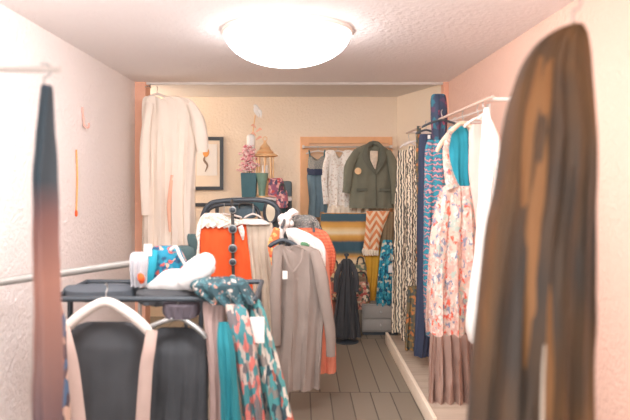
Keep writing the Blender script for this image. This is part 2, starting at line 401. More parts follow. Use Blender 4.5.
t = garment('white_tunic', 'long plain white tunic turned edge on beside the brown robe', 'tunic', 3.02,
        [(108, 484, 488), (118, 483, 490), (135, 482, 497), (158, 481, 503), (182, 480, 504), (194, 480, 499), (232, 478, 497), (260, 476, 495), (285, 472, 493), (325, 468, 487), (343, 471, 482)], M['white'], th=.09, amp=.012, k=2, ph=2)
sleeve(t, ppts([(489, 122, 2.98), (495, 145, 2.95), (498, 165, 2.95), (498, 186, 2.95)]), [.015, .025, .03, .025], 'white')

# ------------------------------------------------------------------ brown robe, nearest on the right
def robe_mat():
    m, nt, b = new_mat('brown satin with dark leaves'); co = coords(nt)
    mp = N(nt, 'ShaderNodeMapping'); mp.inputs['Scale'].default_value = (5, 5, 1.6); nt.links.new(co, mp.inputs[0])
    n1 = N(nt, 'ShaderNodeTexNoise'); n1.inputs['Scale'].default_value = 1.6; n1.inputs['Detail'].default_value = 2; nt.links.new(mp.outputs[0], n1.inputs['Vector'])
    nt.links.new(ramp(nt, n1.outputs[0], [(.34, (74, 64, 56)), (.46, (96, 74, 56)), (.56, (110, 80, 54)), (.68, (136, 94, 56))], False), b.inputs['Base Color'])
    b.inputs['Roughness'].default_value = .75; bump(nt, b, co, 90, .3); return m
robe = robe_mat()
t = T('garment_rail', 'short white display rail reaching from the right wall above the robe', 'clothes rail', (XR, 1.3, 1.9))
add('arm_bar', TB([(.5, 1.3, 1.9), (XR-.01, 1.3, 1.9)], .009, sm=1), M['hangerwhite'], t)
add('wall_plate', B((XR-.015, 1.26, 1.85), (XR, 1.34, 1.95), .003), M['hangerwhite'], t)
hanger(573, 25, 1.3, 4, 'hanger inside the shoulder of the big brown robe', 'hangerwood', .02, .006, rz=PI/2)
t = garment('brown_robe', 'big dark brown satin robe hanging closest to the viewer on the right', 'robe', 1.3,
        [(26, 566, 580), (32, 552, 584), (46, 535, 586), (72, 520, 588), (110, 509, 588), (160, 501, 588), (195, 496, 588), (230, 488, 588), (300, 480, 588), (391, 471, 588), (520, 462, 590)], robe, th=.1, amp=.016, k=5, ph=.6, n=96, crump=.004)
sleeve(t, ppts([(548, 60, 1.27), (541, 110, 1.235), (538, 190, 1.225), (538, 290, 1.225), (541, 380, 1.225), (543, 470, 1.225)]), [.02, .03, .034, .036, .034, .034], plain('tan brown satin', (152, 104, 62), .7, vary=.15, sc=5), 'sleeve', 'lighter tan brown sleeve')
add('ribbon', TB(ppts([(545, 345, 1.16), (543, 380, 1.16), (542, 440, 1.16)]), [.002, .003, .004], n=8, flat=.4), M['beige'], t, 'thin pale ribbon')

# ------------------------------------------------------------------ left edge garment, near
t = T('garment_rail', 'short white display rail reaching from the left wall at the photo edge', 'clothes rail', (XL, 1.55, 1.78))
add('arm_bar', TB([(XL+.01, 1.55, 1.78), (-.62, 1.55, 1.78)], .008, sm=1), M['hangerwhite'], t)
add('wall_plate', B((XL, 1.51, 1.73), (XL+.015, 1.59, 1.83), .003), M['hangerwhite'], t)
hanger(44, 86, 1.55, 3, 'hanger of the narrow garment at the left edge', 'black', .015, .005, rz=PI/2, hookh=.06)
lm = bands('teal over rust and blue bands', [(0, (84, 92, 104)), (.16, (130, 104, 104)), (.3, (160, 124, 116)), (.5, (190, 140, 124)), (.66, (150, 110, 104)), (.76, (76, 88, 96))], soft=True)
garment('narrow_garment', 'narrow teal and rust garment hanging edge on closest to the left wall', 'garment', 1.55,
        [(86, 43, 49), (91, 40, 52), (140, 39, 53), (190, 38, 54), (240, 38, 55), (300, 38, 57), (391, 37, 60), (470, 36, 62)], lm, th=.06, amp=.008, k=2, ph=.5)

# cord and strip on left wall
x_ = XL+.008
t = T('pull_cord', 'thin orange cord hanging against the left wall', 'cord', (x_, 4.03, 1.26))
add('cord', TB([(x_, 4.03, 1.69), (x_+.002, 4.04, 1.5), (x_, 4.03, 1.28)], .006, n=6), plain('orange cord', (240, 168, 104), .7), t)
add('cord_end', LT((x_, 4.03, 1.25), [(.004, .04), (.009, .02), (.009, 0), (.002, -.01)], n=10), M['orange'], t)
solo('wall_hook', TB([(XL+.003, 4.15, 1.99), (XL+.01, 4.15, 1.93), (XL+.02, 4.15, 1.86), (XL+.045, 4.15, 1.85), (XL+.05, 4.15, 1.88)], .007, n=8), plain('rose enamel', (226, 168, 152), .5),
     'small rose coloured hook high on the left wall', 'hook')

# ------------------------------------------------------------------ white gown in the opening
solo('jamb_hook', TB([(-1.41, 5.47, 2.33), (-1.36, 5.42, 2.33), (-1.33, 5.35, 2.31), (-1.32, 5.3, 2.30), (-1.31, 5.25, 2.32)], .006, n=8), M['steel'],
     'steel hook on the salmon door jamb carrying the white gown', 'hook')
hanger(157, 94, 5.3, 12, 'pale hanger of the white gown hooked on the jamb', 'hangerwhite', .05, .008)
gown = plain('off white crepe', (244, 228, 212), .9, vary=.03)
t = garment('white_gown', 'long off white gown hanging in the left side of the opening', 'gown', 5.25,
        [(96, 146, 178), (99, 143, 190), (108, 142, 197), (130, 142, 198), (160, 143, 196), (200, 143, 195), (240, 142, 196), (285, 141, 197)], gown, th=.07, amp=.028, k=4, ph=1.2, notch=(.35, 3))
sleeve(t, ppts([(190, 103, 5.2), (197, 118, 5.18), (201, 135, 5.18), (202, 152, 5.2)]), [.03, .055, .06, .045], gown)
sleeve(t, ppts([(150, 103, 5.18), (146, 130, 5.14), (145, 170, 5.14), (146, 215, 5.16)]), [.03, .04, .045, .04], gown)
add('sash', TB(ppts([(172, 175, 5.16), (169, 205, 5.15), (170, 232, 5.15)]), [.012, .018, .01], n=8, flat=.4), M['jamb'], t, 'soft peach hanging sash')

# ------------------------------------------------------------------ back wall
def picture(label, x0, x1, y0, y1, d, art):
    a, b_ = P(x0, y1, d), P(x1, y0, d); fw = .038
    t = T('framed_picture', label, 'picture', ((a.x+b_.x)/2, d, a.z))
    bm = bmesh.new()
    box(bm, (a.x, d-.025, a.z), (a.x+fw, d, b_.z), .003); box(bm, (b_.x-fw, d-.025, a.z), (b_.x, d, b_.z), .003)
    box(bm, (a.x+fw, d-.025, a.z), (b_.x-fw, d, a.z+fw), .003); box(bm, (a.x+fw, d-.025, b_.z-fw), (b_.x-fw, d, b_.z), .003)
    add('frame', bm, M['black'], t, smooth=False)
    add('mat_board', B((a.x+fw, d-.01, a.z+fw), (b_.x-fw, d-.002, b_.z-fw)), M['cream'], t)
    art(t, a, b_, d-.012)
def art1(t, a, b_, y):
    c = P(206, 158, y)
    add('print_sheet', B((c.x-.1, y-.002, c.z-.19), (c.x+.12, y+.002, c.z+.15)), M['paper'], t, 'pale printed sheet')
    m1 = plain('ochre ink', (230, 160, 90), .8); m2 = plain('brown ink', (150, 128, 110), .8)
    o = add('painted_bloom', LT((0, 0, 0), [(.001, -.001), (.05, 0), (.05, .002), (.001, .003)], n=14, sx=.7), m1, t)
    o.rotation_euler = (PI/2, 0, 0); o.location = Vector((c.x-.0, y-.003, c.z+.06))-wl(t)
    add('painted_stem', TB([(c.x, y-.004, c.z+.04), (c.x-.02, y-.004, c.z-.02), (c.x+.015, y-.004, c.z-.08), (c.x-.01, y-.004, c.z-.15)], [.004, .012, .01, .004], flat=.1), m2, t)
picture('black framed picture with a pale print on the back wall, right of the white gown', 166, 223.5, 137, 190, D2-.002, art1)
def art2(t, a, b_, y):
    c = P(203, 228, y)
    o = add('painted_bloom', LT((0, 0, 0), [(.001, -.001), (.03, 0), (.03, .002), (.001, .003)], n=12), plain('orange ink', (232, 130, 80), .8), t)
    o.rotation_euler = (PI/2, 0, 0); o.location = Vector((c.x, y-.003, c.z))-wl(t)
picture('lower black framed picture mostly hidden behind the orange top', 166, 219, 203, 248, D2-.002, art2)

# peach framed display board
a, b_ = P(303, 250, D2-.01), P(392, 137, D2-.01); fw = .07; y = D2
t = T('display_board', 'peach painted frame with a hanging rod fixed to the back wall', 'display board', ((a.x+b_.x)/2, y, a.z))
bm = bmesh.new(); box(bm, (a.x-.03, y-.04, a.z), (a.x+fw, y-.001, b_.z), .004); box(bm, (b_.x-fw*.5, y-.04, a.z), (b_.x, y-.001, b_.z), .004); box(bm, (a.x+fw, y-.04, b_.z-fw), (b_.x-fw*.5, y-.001, b_.z), .004)
add('frame', bm, plain('peach wood', (244, 186, 138), .7, vary=.08), t, smooth=False)
add('panel', B((a.x+fw, y-.012, a.z), (b_.x-fw*.5, y-.002, b_.z-fw)), plain('pale peach panel', (240, 200, 164), .8, vary=.05), t)
rz_ = P(0, 147, 6.35).z
add('rod', TB([(a.x-.0, 6.35, rz_), (b_.x-.02, 6.35, rz_)], .007, sm=1), M['steel'], t)
for xx in (a.x+.0, b_.x-.03): add('rod_bracket', B((xx-.008, 6.34, rz_-.012), (xx+.014, y-.035, rz_+.02), .002), M['hangerwhite'], t)

den = zebra('grey blue crochet', (98, 108, 112), (186, 176, 160), 40, 2, 'Z', dscale=3)
hanger(318, 151, 6.35, 12, 'hanger of the slim blue grey slip dress on the board', 'hangerwhite', .03, hookh=.055)
t = garment('slip_dress', 'slim blue grey slip dress with crochet bodice on thin straps', 'dress', 6.3,
        [(168, 309, 325), (176, 307, 326), (186, 308, 326), (200, 309, 327), (217, 308, 329)], plain('blue grey jersey', (108, 130, 140), .9, vary=.15), th=.04, amp=.014, k=2, ph=.3)
add('bodice', cloth([(156, 309, 325), (162, 308, 326), (172, 308, 326)], 6.29, th=.045, amp=.004, k=2, notch=(.6, 4)), den, t, 'grey crochet bodice')
add('waistband', cloth([(168, 307, 327), (171, 307, 327), (175, 308, 326)], 6.285, th=.05, amp=.002, k=2), M['navy'], t, 'dark blue waistband')
strap(t, ppts([(309, 150, 6.3), (310, 157, 6.27)]), .008, 'deepteal'); strap(t, ppts([(325, 150, 6.3), (324, 157, 6.27)]), .008, 'deepteal')
lace = floral('white lace', [((248, 238, 226), 8), ((226, 206, 188), 2)], 70)
hanger(338, 151, 6.35, 10, 'hanger of the white lace blouse on the board', 'hangerwhite', .03, hookh=.055)
t = garment('lace_blouse', 'white lace blouse hanging between the slip dress and grey blazer', 'blouse', 6.28,
        [(150, 328, 350), (153, 325, 355), (165, 328, 354), (185, 328, 352), (205, 328, 353), (216, 327, 354)], lace, th=.045, amp=.012, k=3, ph=.7, notch=(.5, 9))
sleeve(t, ppts([(329, 154, 6.26), (325, 170, 6.25), (325, 188, 6.25), (326, 204, 6.25)]), [.03, .035, .03, .03], lace)
sleeve(t, ppts([(352, 154, 6.26), (354, 166, 6.25), (355, 178, 6.25)]), [.03, .035, .03], lace)
add('lace_hem', cloth([(205, 328, 352), (212, 327, 354), (219, 327, 355)], 6.26, th=.05, amp=.01, k=5, wave=.012), M['cream'], t)
garment('cream_skirt', 'cream lace edged skirt showing below the grey blazer', 'skirt', 6.25,
        [(198, 352, 388), (206, 351, 390), (214, 350, 388), (220, 350, 382)], M['cream'], th=.04, amp=.015, k=5, wave=.014)
# blazer
hanger(373, 148, 6.2, 14, 'dark hanger inside the grey blazer', 'black', .04, hookh=.085)
t = garment('grey_blazer', 'olive grey blazer with a round orange badge on the back wall', 'blazer', 6.12,
        [(143, 369, 376), (146, 361, 382), (150, 354, 389), (158, 351, 392), (175, 351, 393), (190, 350, 393), (208, 349, 394)], M['olive'], th=.07, amp=.01, k=2, ph=.4, notch=(.3, 5))
sleeve(t, ppts([(357, 151, 6.08), (350, 165, 6.05), (348, 180, 6.04), (346, 193, 6.04)]), [.035, .05, .045, .04], 'olive')
sleeve(t, ppts([(387, 151, 6.08), (393, 165, 6.05), (395, 182, 6.04), (395, 204, 6.04)]), [.035, .05, .045, .04], 'olive')
dk = plain('dark lapel wool', (104, 104, 90), .95)
add('inner_shirt', TB(ppts([(374, 151, 6.02), (374, 160, 6.01), (375, 169, 6.02)]), [.04, .036, .008], flat=.3, n=12), plain('cream shirt print', (226, 206, 182), .9, vary=.3, sc=40), t, 'cream printed shirt front')
for xs in ((367, 366, 376), (381, 383, 377)):
    add('lapel', TB(ppts([(xs[0], 147, 6.03), (xs[1], 158, 6.0), (xs[2], 174, 6.0)]), [.02, .034, .01], flat=.3, n=10), dk, t)
add('collar', TB(ppts([(366, 148, 6.03), (370, 144, 6.05), (374, 143, 6.07), (378, 144, 6.05), (382, 148, 6.03)]), .022, flat=.6, n=10), dk, t)
add('button_placket', TB(ppts([(376, 174, 6.03), (376, 190, 6.03), (376, 206, 6.03)]), .008, flat=.5, n=8), dk, t)
for pp in ((362, 190), (385, 190)):
    c = P(pp[0], pp[1], 6.04); add('pocket', B((c.x-.055, c.y-.012, c.z-.015), (c.x+.055, c.y+.01, c.z+.015), .004), dk, t)
c = P(358, 171, 6.02)
o = add('badge', LT((0, 0, 0), [(.001, -.004), (.03, -.003), (.034, .003), (.001, .006)], n=20), M['gold'], t, 'round orange badge'); o.rotation_euler = (PI/2, 0, 0); o.location = c-wl(t)

# ------------------------------------------------------------------ blanket rack below the board
t = T('blanket_rack', 'wooden rack with two rungs carrying blankets at the back wall', 'rack', P(355, 316, 6.1))
wd = wood('brown rack wood', (120, 92, 66), (150, 118, 84), .6, axis='Z')
for xx in (P(322, 0, 6.1).x, P(392, 0, 6.1).x):
    add('post', B((xx-.02, 6.02, 0), (xx+.02, 6.06, 1.16), .004), wd, t)
for zz, yy in ((1.13, 6.0), (.72, 6.0)):
    add('rung', TB([(P(322, 0, 6.1).x, 6.04, zz), (P(392, 0, 6.1).x, 6.04, zz)], .014, sm=1), wd, t)
for xx in (P(322, 0, 6.1).x, P(392, 0, 6.1).x): add('foot', B((xx-.02, 5.85, 0), (xx+.02, 6.25, .04), .004), wd, t)
blk = bands('navy mustard and cream woven bands', [(0, (214, 156, 84)), (.08, (236, 206, 160)), (.18, (244, 222, 184)), (.26, (216, 158, 80)), (.33, (96, 104, 96)), (.37, (62, 92, 104)), (.51, (62, 90, 102)), (.55, (200, 140, 66)), (.62, (228, 174, 90)), (.67, (242, 220, 182)), (.73, (240, 206, 150)), (.78, (222, 166, 84)), (.85, (204, 148, 76)), (.88, (62, 90, 102))], soft=True)
t = garment('striped_blanket', 'mustard, navy and cream striped blanket folded wide over the rack', 'blanket', 5.95,
        [(213, 322, 367), (217, 321, 369), (230, 321, 369), (245, 325, 369), (258, 328, 369), (270, 331, 369)], blk, th=.07, amp=.008, k=2, ph=.5)
t = garment('chevron_towel', 'orange and white chevron cloth draped over the right end of the rack', 'cloth', 5.85,
        [(211, 366, 389), (216, 366, 388), (235, 365, 381), (250, 363, 379)], chevron('orange white chevron', (222, 138, 88), (236, 206, 172), 2, 4.5, 1.0), th=.03, amp=.006, k=2, ph=.5)
add('fringe', cloth([(248, 363, 379), (251, 362, 379), (255, 363, 379)], 5.85, th=.035, amp=.01, k=6, wave=.008), M['cream'], t, 'cream scalloped edge')
garment('folded_throw', 'plain olive brown throw over the far right of the rack', 'throw', 5.9,
        [(212, 379, 394), (220, 380, 394), (245, 380, 394), (262, 381, 393)], plain('olive brown wool', (136, 116, 88), .95), th=.04, amp=.008, k=2)
t = garment('mustard_trousers', 'mustard trousers hanging from the rack beneath the chevron cloth', 'trousers', 5.9,
        [(247, 365, 381), (256, 365, 381), (275, 366, 380), (296, 367, 376), (300, 368, 375)], M['mustard'], th=.035, amp=.012, k=2, ph=1)
tp = floral('teal print', [((44, 138, 160), 5), ((90, 178, 190), 2), ((220, 210, 190), 1.5), ((40, 84, 110), 2)], 40)
t = garment('teal_print_dress', 'small teal printed dress hanging between mustard trousers and wavy dresses', 'dress', 5.75,
        [(240, 383, 392), (250, 381, 393), (275, 378, 394), (300, 376, 394), (306, 376, 394)], tp, th=.03, amp=.015, k=3, ph=1)
tag(t, 391, 269, 5.69, .05, .07, 'small white price tag')
# low grey cabinet
t = T('low_cabinet', 'low grey two-drawer cabinet on the floor below the teal dress', 'cabinet', P(376, 330, 5.8))
gm = plain('grey paint', (148, 142, 134), .6); a = P(361, 0, 5.8).x; b_ = P(398, 0, 5.8).x
add('carcass', B((a, 5.72, .03), (b_, 6.0, .3), .005), gm, t)
for z0, z1 in ((.05, .155), (.17, .285)):
    dr = add('drawer', B((a+.015, 5.705, z0), (b_-.015, 5.722, z1), .003), plain('grey drawer paint', (160, 154, 146), .6), t)
    kb = add('knob', LT((0, 0, 0), [(.004, 0), (.012, .012), (.01, .02), (.001, .024)], n=12), M['steel'], dr); kb.rotation_euler = (PI/2, 0, 0); kb.location = Vector(((a+b_)/2, 5.705, (z0+z1)/2))-wl(dr)
add('plinth', B((a+.01, 5.74, 0), (b_-.01, 5.98, .03)), M['black'], t)
# dark long gown on stand
t = garment('black_dress', 'long charcoal dress on a slim stand before the striped blanket', 'dress', 5.5,
        [(259, 343, 350), (263, 340, 353), (272, 341, 352), (280, 339, 354), (300, 336, 357), (325, 333, 360), (337, 333, 361)], M['blackcloth'], th=.06, amp=.02, k=3, ph=1)
sleeve(t, ppts([(341, 264, 5.46), (337, 276, 5.43), (336, 292, 5.42)]), [.02, .025, .02], 'blackcloth'); sleeve(t, ppts([(352, 264, 5.46), (356, 276, 5.43), (357, 292, 5.42)]), [.02, .025, .02], 'blackcloth')
c = P(346.5, 0, 5.5).x
t = T('dress_stand', 'slim black stand inside the long charcoal dress', 'stand', (c, 5.5, 0))
add('pole', TB([(c, 5.5, .015), (c, 5.5, .80)], .01, sm=1), M['black'], t); add('base', LT((c, 5.5, 0), [(.11, 0), (.11, .008), (.02, .02), (.012, .03)]), M['black'], t)
add('neck_knob', LT((c, 5.5, .78), [(.012, 0), (.024, .012), (.018, .03), (.001, .036)], n=16), M['black'], t)
# bags behind the dress
bagm = floral('pink cream and olive tapestry', [((218, 160, 136), 3), ((236, 214, 186), 3), ((140, 112, 80), 2), ((196, 92, 84), 1.3), ((96, 100, 88), 2)], 38)
def bag(label, x0, x1, y0, y1, d, m, name='handbag', arch=14, hm='leather', dp=.07):
    cxp = (x0+x1)/2; t = T(name, label, 'bag', P(cxp, y1, d))
    add('body', cloth([(y0, x0+2, x1-2), (y0+2, x0+1, x1-1), ((y0+y1)/2, x0, x1), (y1-2, x0, x1), (y1, x0+2, x1-2)], d, th=dp, amp=.004, k=2), m, t)
    if arch: add('handle', TB(ppts([(x0+3, y0+2, d-.04), (x0+4, y0-arch*.7, d-.03), (cxp, y0-arch, d-.03), (x1-4, y0-arch*.7, d-.03), (x1-3, y0+2, d-.04)]), .008, n=8), M[hm], t)
    return t
bag('tapestry patterned bag behind the right side of the charcoal dress', 352, 370, 282, 308, 5.8, bagm, arch=10)
bag('small tapestry pouch hanging left of the charcoal dress', 326, 341, 268, 296, 5.75, floral('rose and gold tapestry', [((206, 120, 100), 3), ((234, 200, 150), 3), ((120, 100, 90), 2)], 36), arch=8)
bag('red brown bag on the floor left of the charcoal dress', 318, 338, 300, 326, 5.8, plain('red brown leather', (150, 96, 78), .6), arch=7)
bag('teal printed shoulder bag above the tapestry bag', 354, 367, 262, 276, 5.9, floral('olive teal weave', [((120, 130, 110), 3), ((214, 190, 150), 3), ((180, 96, 84), 1)], 44), arch=5, dp=.04)

# ------------------------------------------------------------------ console with ornaments (middle back)
DC = 5.7; zt = P(0, 197, DC).z
x0, x1 = P(232, 0, DC).x, P(292, 0, DC).x
t = T('console_table', 'dark console table with a pale top at the back wall', 'table', ((x0+x1)/2, DC, 0))
add('top', B((x0, DC-.16, zt-.03), (x1, DC+.2, zt), .006), M['hangerwhite'], t, 'pale top')
add('apron', B((x0+.03, DC-.13, zt-.13), (x1-.03, DC+.17, zt-.03), .004), M['deepteal'], t)
for xx in (x0+.04, x1-.04):
    for yy in (DC-.12, DC+.16): add('leg', TB([(xx, yy, zt-.05), (xx, yy, 0)], [.02, .012], sm=1), M['black'], t)
# planters with pink blossom
def planter(label, pa, pb, m):
    t = T('planter_box', label, 'planter', P((pa+pb)/2, 196.8, DC-.02))
    A, Bq = P(pa, 197, DC-.09), P(pb, 173, DC+.0)
    bm = bmesh.new(); box(bm, (A.x, DC-.1, zt+.001), (Bq.x, DC+.04, Bq.z), .006)
    for v in bm.verts:
        f_ = (v.co.z-zt)/(Bq.z-zt); cx_ = (A.x+Bq.x)/2; v.co.x = cx_+(v.co.x-cx_)*(.9+.14*f_)
    add('box', bm, m, t); return t
pt = planter('dark teal planter box holding pink blossom on the console', 241, 257, M['deepteal'])
bmx = bmesh.new(); random.seed(3)
for i in range(260):
    hh = random.random()**.8; c = P(249+random.gauss(-.5, 4.4*(1-.4*hh)), 174-hh*27+random.uniform(-2, 2), DC-.03+random.uniform(-.06, .06))
    rr = random.uniform(.010, .020)
    mb = bmesh.new(); bmesh.ops.create_icosphere(mb, subdivisions=1, radius=rr)
    for v in mb.verts: v.co = Vector((v.co.x, v.co.y, v.co.z*.7))+c
    me = bpy.data.meshes.new('x'); mb.to_mesh(me); mb.free(); bmx.from_mesh(me); bpy.data.meshes.remove(me)
o = add('blossom', bmx, M['pinkflower'], pt); o['kind'] = 'stuff'
bmx = bmesh.new()
for i in range(9): tube(bmx, ppts([(249+random.uniform(-3, 3), 176, DC-.03), (249+random.uniform(-4, 4), 160, DC-.03), (249+random.uniform(-3, 3), 150, DC-.03)]), .003, n=5)
add('stems', bmx, plain('stem green', (120, 130, 90)), pt)
# vase
c = P(262, 197, DC-.08); vz = (197-173)*DC/F
t = T('glass_vase', 'green flared vase standing right of the teal planter', 'vase', (c.x, c.y, zt))
add('vessel', LT((c.x, c.y, zt), [(.034, 0), (.03, .02), (.034, vz*.35), (.05, vz*.75), (.062, vz), (.05, vz-.01)], n=24), plain('sage glaze', (120, 150, 130), .3, vary=.3, sc=20), t)
add('foot', LT((c.x, c.y, zt), [(.04, 0), (.04, .008), (.034, .014)], n=20), M['gold'], t)
# gold lantern
c = P(265, 0, DC+.08); lx, ly = c.x, c.y; z0 = zt
t = T('gold_lantern', 'gilt lantern with tiered roof standing behind the green vase', 'lantern', (lx, ly, z0))
zb = P(0, 178, DC).z; zr = P(0, 156, DC).z; zz_ = P(0, 143, DC).z
add('base', LT((lx, ly, z0), [(.09, 0), (.09, .015), (.05, .03), (.04, zb-z0-.02), (.085, zb-z0)], n=8), M['gold'], t)
for i in range(8):
    an = 2*PI*i/8; add('post', TB([(lx+.08*math.cos(an), ly+.08*math.sin(an), zb), (lx+.08*math.cos(an), ly+.08*math.sin(an), zr)], .008, n=6, sm=1), M['gold'], t)
add('candle', LT((lx, ly, zb), [(.03, 0), (.03, .12), (.004, .125), (.003, .145)], n=16), M['paper'], t, 'white candle')
add('roof', LT((lx, ly, zr), [(.085, -.008), (.125, 0), (.12, .012), (.075, .035), (.085, .04), (.045, .075), (.055, .08), (.018, zz_-zr), (.012, zz_-zr+.03)], n=8), M['gold'], t)
add('ring', TB([(lx+.02*math.cos(a_*PI/5), ly, zz_+.045+.02*math.sin(a_*PI/5)) for a_ in range(11)], .004, n=6, sm=2), M['gold'], t)
# white ornaments on slim stand
c = P(252, 0, DC+.1)
t = T('candle_stand', 'slim gilt stand with white candle cup rising behind the blossom', 'candlestick', (c.x, c.y, zt))
za = P(0, 147, DC).z; zd = P(0, 112, DC).z
add('base', LT((c.x, c.y, zt), [(.05, 0), (.05, .01), (.012, .03)], n=16), M['gold'], t)
add('stem', TB([(c.x, c.y, zt+.02), (c.x, c.y, za), (c.x+.01, c.y, za+.15), (c.x+.03, c.y, zd-.02)], .006, n=8), M['gold'], t)
q = P(251, 138, DC+.06)
add('candle', LT((q.x, q.y, za-.03), [(.025, 0), (.04, .02), (.042, .13), (.03, .15), (.006, .155)], n=18), M['paper'], t, 'white candle')
q = P(257, 112, DC+.1)
bm = TB([(q.x-.035, q.y, q.z+.06), (q.x-.015, q.y, q.z+.055), (q.x, q.y, q.z+.01), (q.x+.02, q.y, q.z-.05)], [.006, .02, .03, .005], n=12, flat=.5)
tube(bm, [(q.x+.0, q.y, q.z+.02), (q.x+.035, q.y-.02, q.z+.0), (q.x+.04, q.y-.02, q.z-.06)], [.01, .016, .003], n=8, flat=.4)
add('bird_ornament', bm, M['paper'], t, 'white bird shaped finial')
for i in range(4): add('leaf', TB(ppts([(256, 128+i*4, DC+.09), (253+(i % 2)*7, 125+i*4, DC+.07), (251+(i % 2)*11, 126+i*4, DC+.06)]), [.004, .012, .002], n=6, flat=.3), M['jamb'], t, 'peach leaf')
# floral bag on console, chair behind
bag('purple and coral floral bag standing on the right of the console', 268, 284, 178, 197, DC-.13, floral('plum and coral flowers', [((150, 92, 112), 3), ((222, 160, 150), 3), ((200, 80, 76), 1.4), ((92, 80, 100), 1.5)], 42), arch=0, dp=.05)
bag('plum floral pouch hanging at the front corner of the console', 276, 288, 190, 208, DC-.2, floral('plum flowers', [((170, 100, 110), 3), ((226, 170, 160), 2), ((90, 84, 104), 2)], 44), arch=6, dp=.03)
cx_ = P(287, 0, 6.15).x
t = T('side_chair', 'dark grey upholstered chair right of the console', 'chair', (cx_, 6.15, 0))
add('backrest', B((cx_-.22, 6.22, .6), (cx_+.05, 6.29, P(0, 181, 6.2).z), .03), plain('slate vinyl', (96, 112, 118), .6), t)
add('seat', B((cx_-.22, 5.98, .42), (cx_+.06, 6.26, .5), .02), plain('slate vinyl seat', (92, 106, 112), .6), t)
for xx in (-.2, .04):
    for yy in (6.0, 6.25): add('leg', TB([(cx_+xx, yy, .43), (cx_+xx, yy, 0)], [.016, .012], sm=1), M['black'], t)
add('back_post', B((cx_-.19, 6.23, .45), (cx_-.16, 6.26, .65), .004), M['black'], t); add('back_post', B((cx_+.0, 6.23, .45), (cx_+.03, 6.26, .65), .004), M['black'], t)
# oval mirror
c = P(270.5, 212, 4.95)
t = T('oval_mirror', 'small oval mirror in black frame right of the black arch rack', 'mirror', (c.x, 4.95, 0))
ov = [(c.x+.05*math.cos(a_*PI/10), 4.95, c.z+.09*math.sin(a_*PI/10)) for a_ in range(21)]
add('frame', TB(ov, .014, n=10, sm=3), M['black'], t)
o = add('glass', LT((0, 0, 0), [(.001, -.003), (.048, -.002), (.048, .003), (.001, .003)], n=30, sy=1.8), plain('pale mirror', (244, 226, 196), .12, vary=0), t); o.rotation_euler = (PI/2, 0, 0); o.location = Vector((c.x, 4.95, c.z))-wl(t)
add('stand_pole', TB([(c.x, 4.95, c.z-.105), (c.x, 4.95, .01)], .012, sm=1), M['black'], t); add('stand_base', LT((c.x, 4.95, 0), [(.13, 0), (.13, .01), (.03, .025), (.013, .03)]), M['black'], t)

# ------------------------------------------------------------------ black arch rack
DA = 4.65
t = T('arch_rack', 'black tubular clothes rack with rounded arch top in the middle', 'clothes rack', (P(238, 0, DA).x, DA, 0))
g0 = P(201, 0, DA); g1 = P(281, 0, DA)
add('arch', TB([(g0.x, DA, .02), (g0.x, DA, 1.0), P(201, 232, DA), P(203, 215, DA), P(210, 204, DA), P(222, 201, DA), P(240, 200, DA), P(257, 200, DA), P(269, 202, DA), P(278, 210, DA), P(281, 232, DA), (g1.x, DA, 1.0), (g1.x, DA, .02)], .019, sm=8, n=12), M['black'], t)
add('second_arch', TB([(g0.x+.06, DA+.22, .02), (g0.x+.06, DA+.22, 1.0), P(207, 215, DA+.22), P(216, 206, DA+.22), P(240, 204, DA+.22), P(250, 205, DA+.22), P(259, 214, DA+.22), P(260, 250, DA+.22), (P(260, 0, DA+.22).x, DA+.22, .02)], .015, sm=8, n=12), M['black'], t)
for g in (g0, g1): add('foot', TB([(g.x, DA-.22, .02), (g.x, DA+.36, .02)], .018, sm=1), M['black'], t)
add('front_arm', TB([(g1.x, DA, 1.2), (-.13, DA-.1, 1.2), (-.11, 4.2, 1.2), (-.11, 3.66, 1.2)], .011), M['black'], t)
add('side_arm', TB([(g1.x, DA, 1.16), (.07, DA-.1, 1.16), (.09, 4.25, 1.16), (.09, 3.85, 1.16)], .009), M['black'], t)
# panel of dark grey bag hanging behind
bag('flat charcoal bag hanging behind the arch, left of the mirror', 236, 256, 206, 218, DA+.2, plain('slate canvas', (88, 104, 112), .8), arch=2.5, dp=.03)
# white lace blouse + orange top + skirt
hanger(224, 214, DA, 18, 'pale hanger of the orange sleeveless top on the arch rack', 'hangerwhite', .03, hookh=.085)
t = garment('orange_top', 'bright orange sleeveless top with white lace shoulders', 'top', DA-.05,
        [(222, 202, 246), (227, 200, 248), (245, 200, 248), (255, 200, 251), (270, 199, 253), (296, 198, 256)], M['orange'], th=.045, amp=.012, k=3, ph=.4)
add('lace_yoke', cloth([(213, 205, 220), (217, 201, 228), (222, 199, 247), (227, 199, 232)], DA-.07, th=.04, amp=.008, k=4, wave=.01), lace, t, 'white lace yoke')
add('lace_edge', TB(ppts([(200, 222, DA-.08), (198, 235, DA-.09), (198, 255, DA-.09), (197, 275, DA-.09)]), [.02, .016, .012, .012], flat=.4, ripple=.12), lace, t, 'white lace side edge')
add('lace_patch', TB(ppts([(240, 226, DA-.1), (242, 232, DA-.11), (243, 240, DA-.1)]), [.02, .02, .006], flat=.35), lace, t, 'white lace patch')
hanger(253, 214, DA+.02, 9, 'pale clip hanger of the beige linen skirt', 'hangerwhite', .035, hookh=.08)
t = garment('linen_skirt', 'plain beige linen skirt hanging right of the orange top', 'skirt', DA-.06,
        [(222, 247, 270), (226, 246, 273), (245, 248, 274), (280, 252, 277), (312, 254, 281), (345, 256, 284)], M['beige'], th=.05, amp=.018, k=3, ph=1.4)
add('waistband', cloth([(219, 242, 262), (221, 241, 266), (224, 242, 270)], DA-.08, th=.05, amp=.003, k=2), M['paper'], t, 'white waistband')
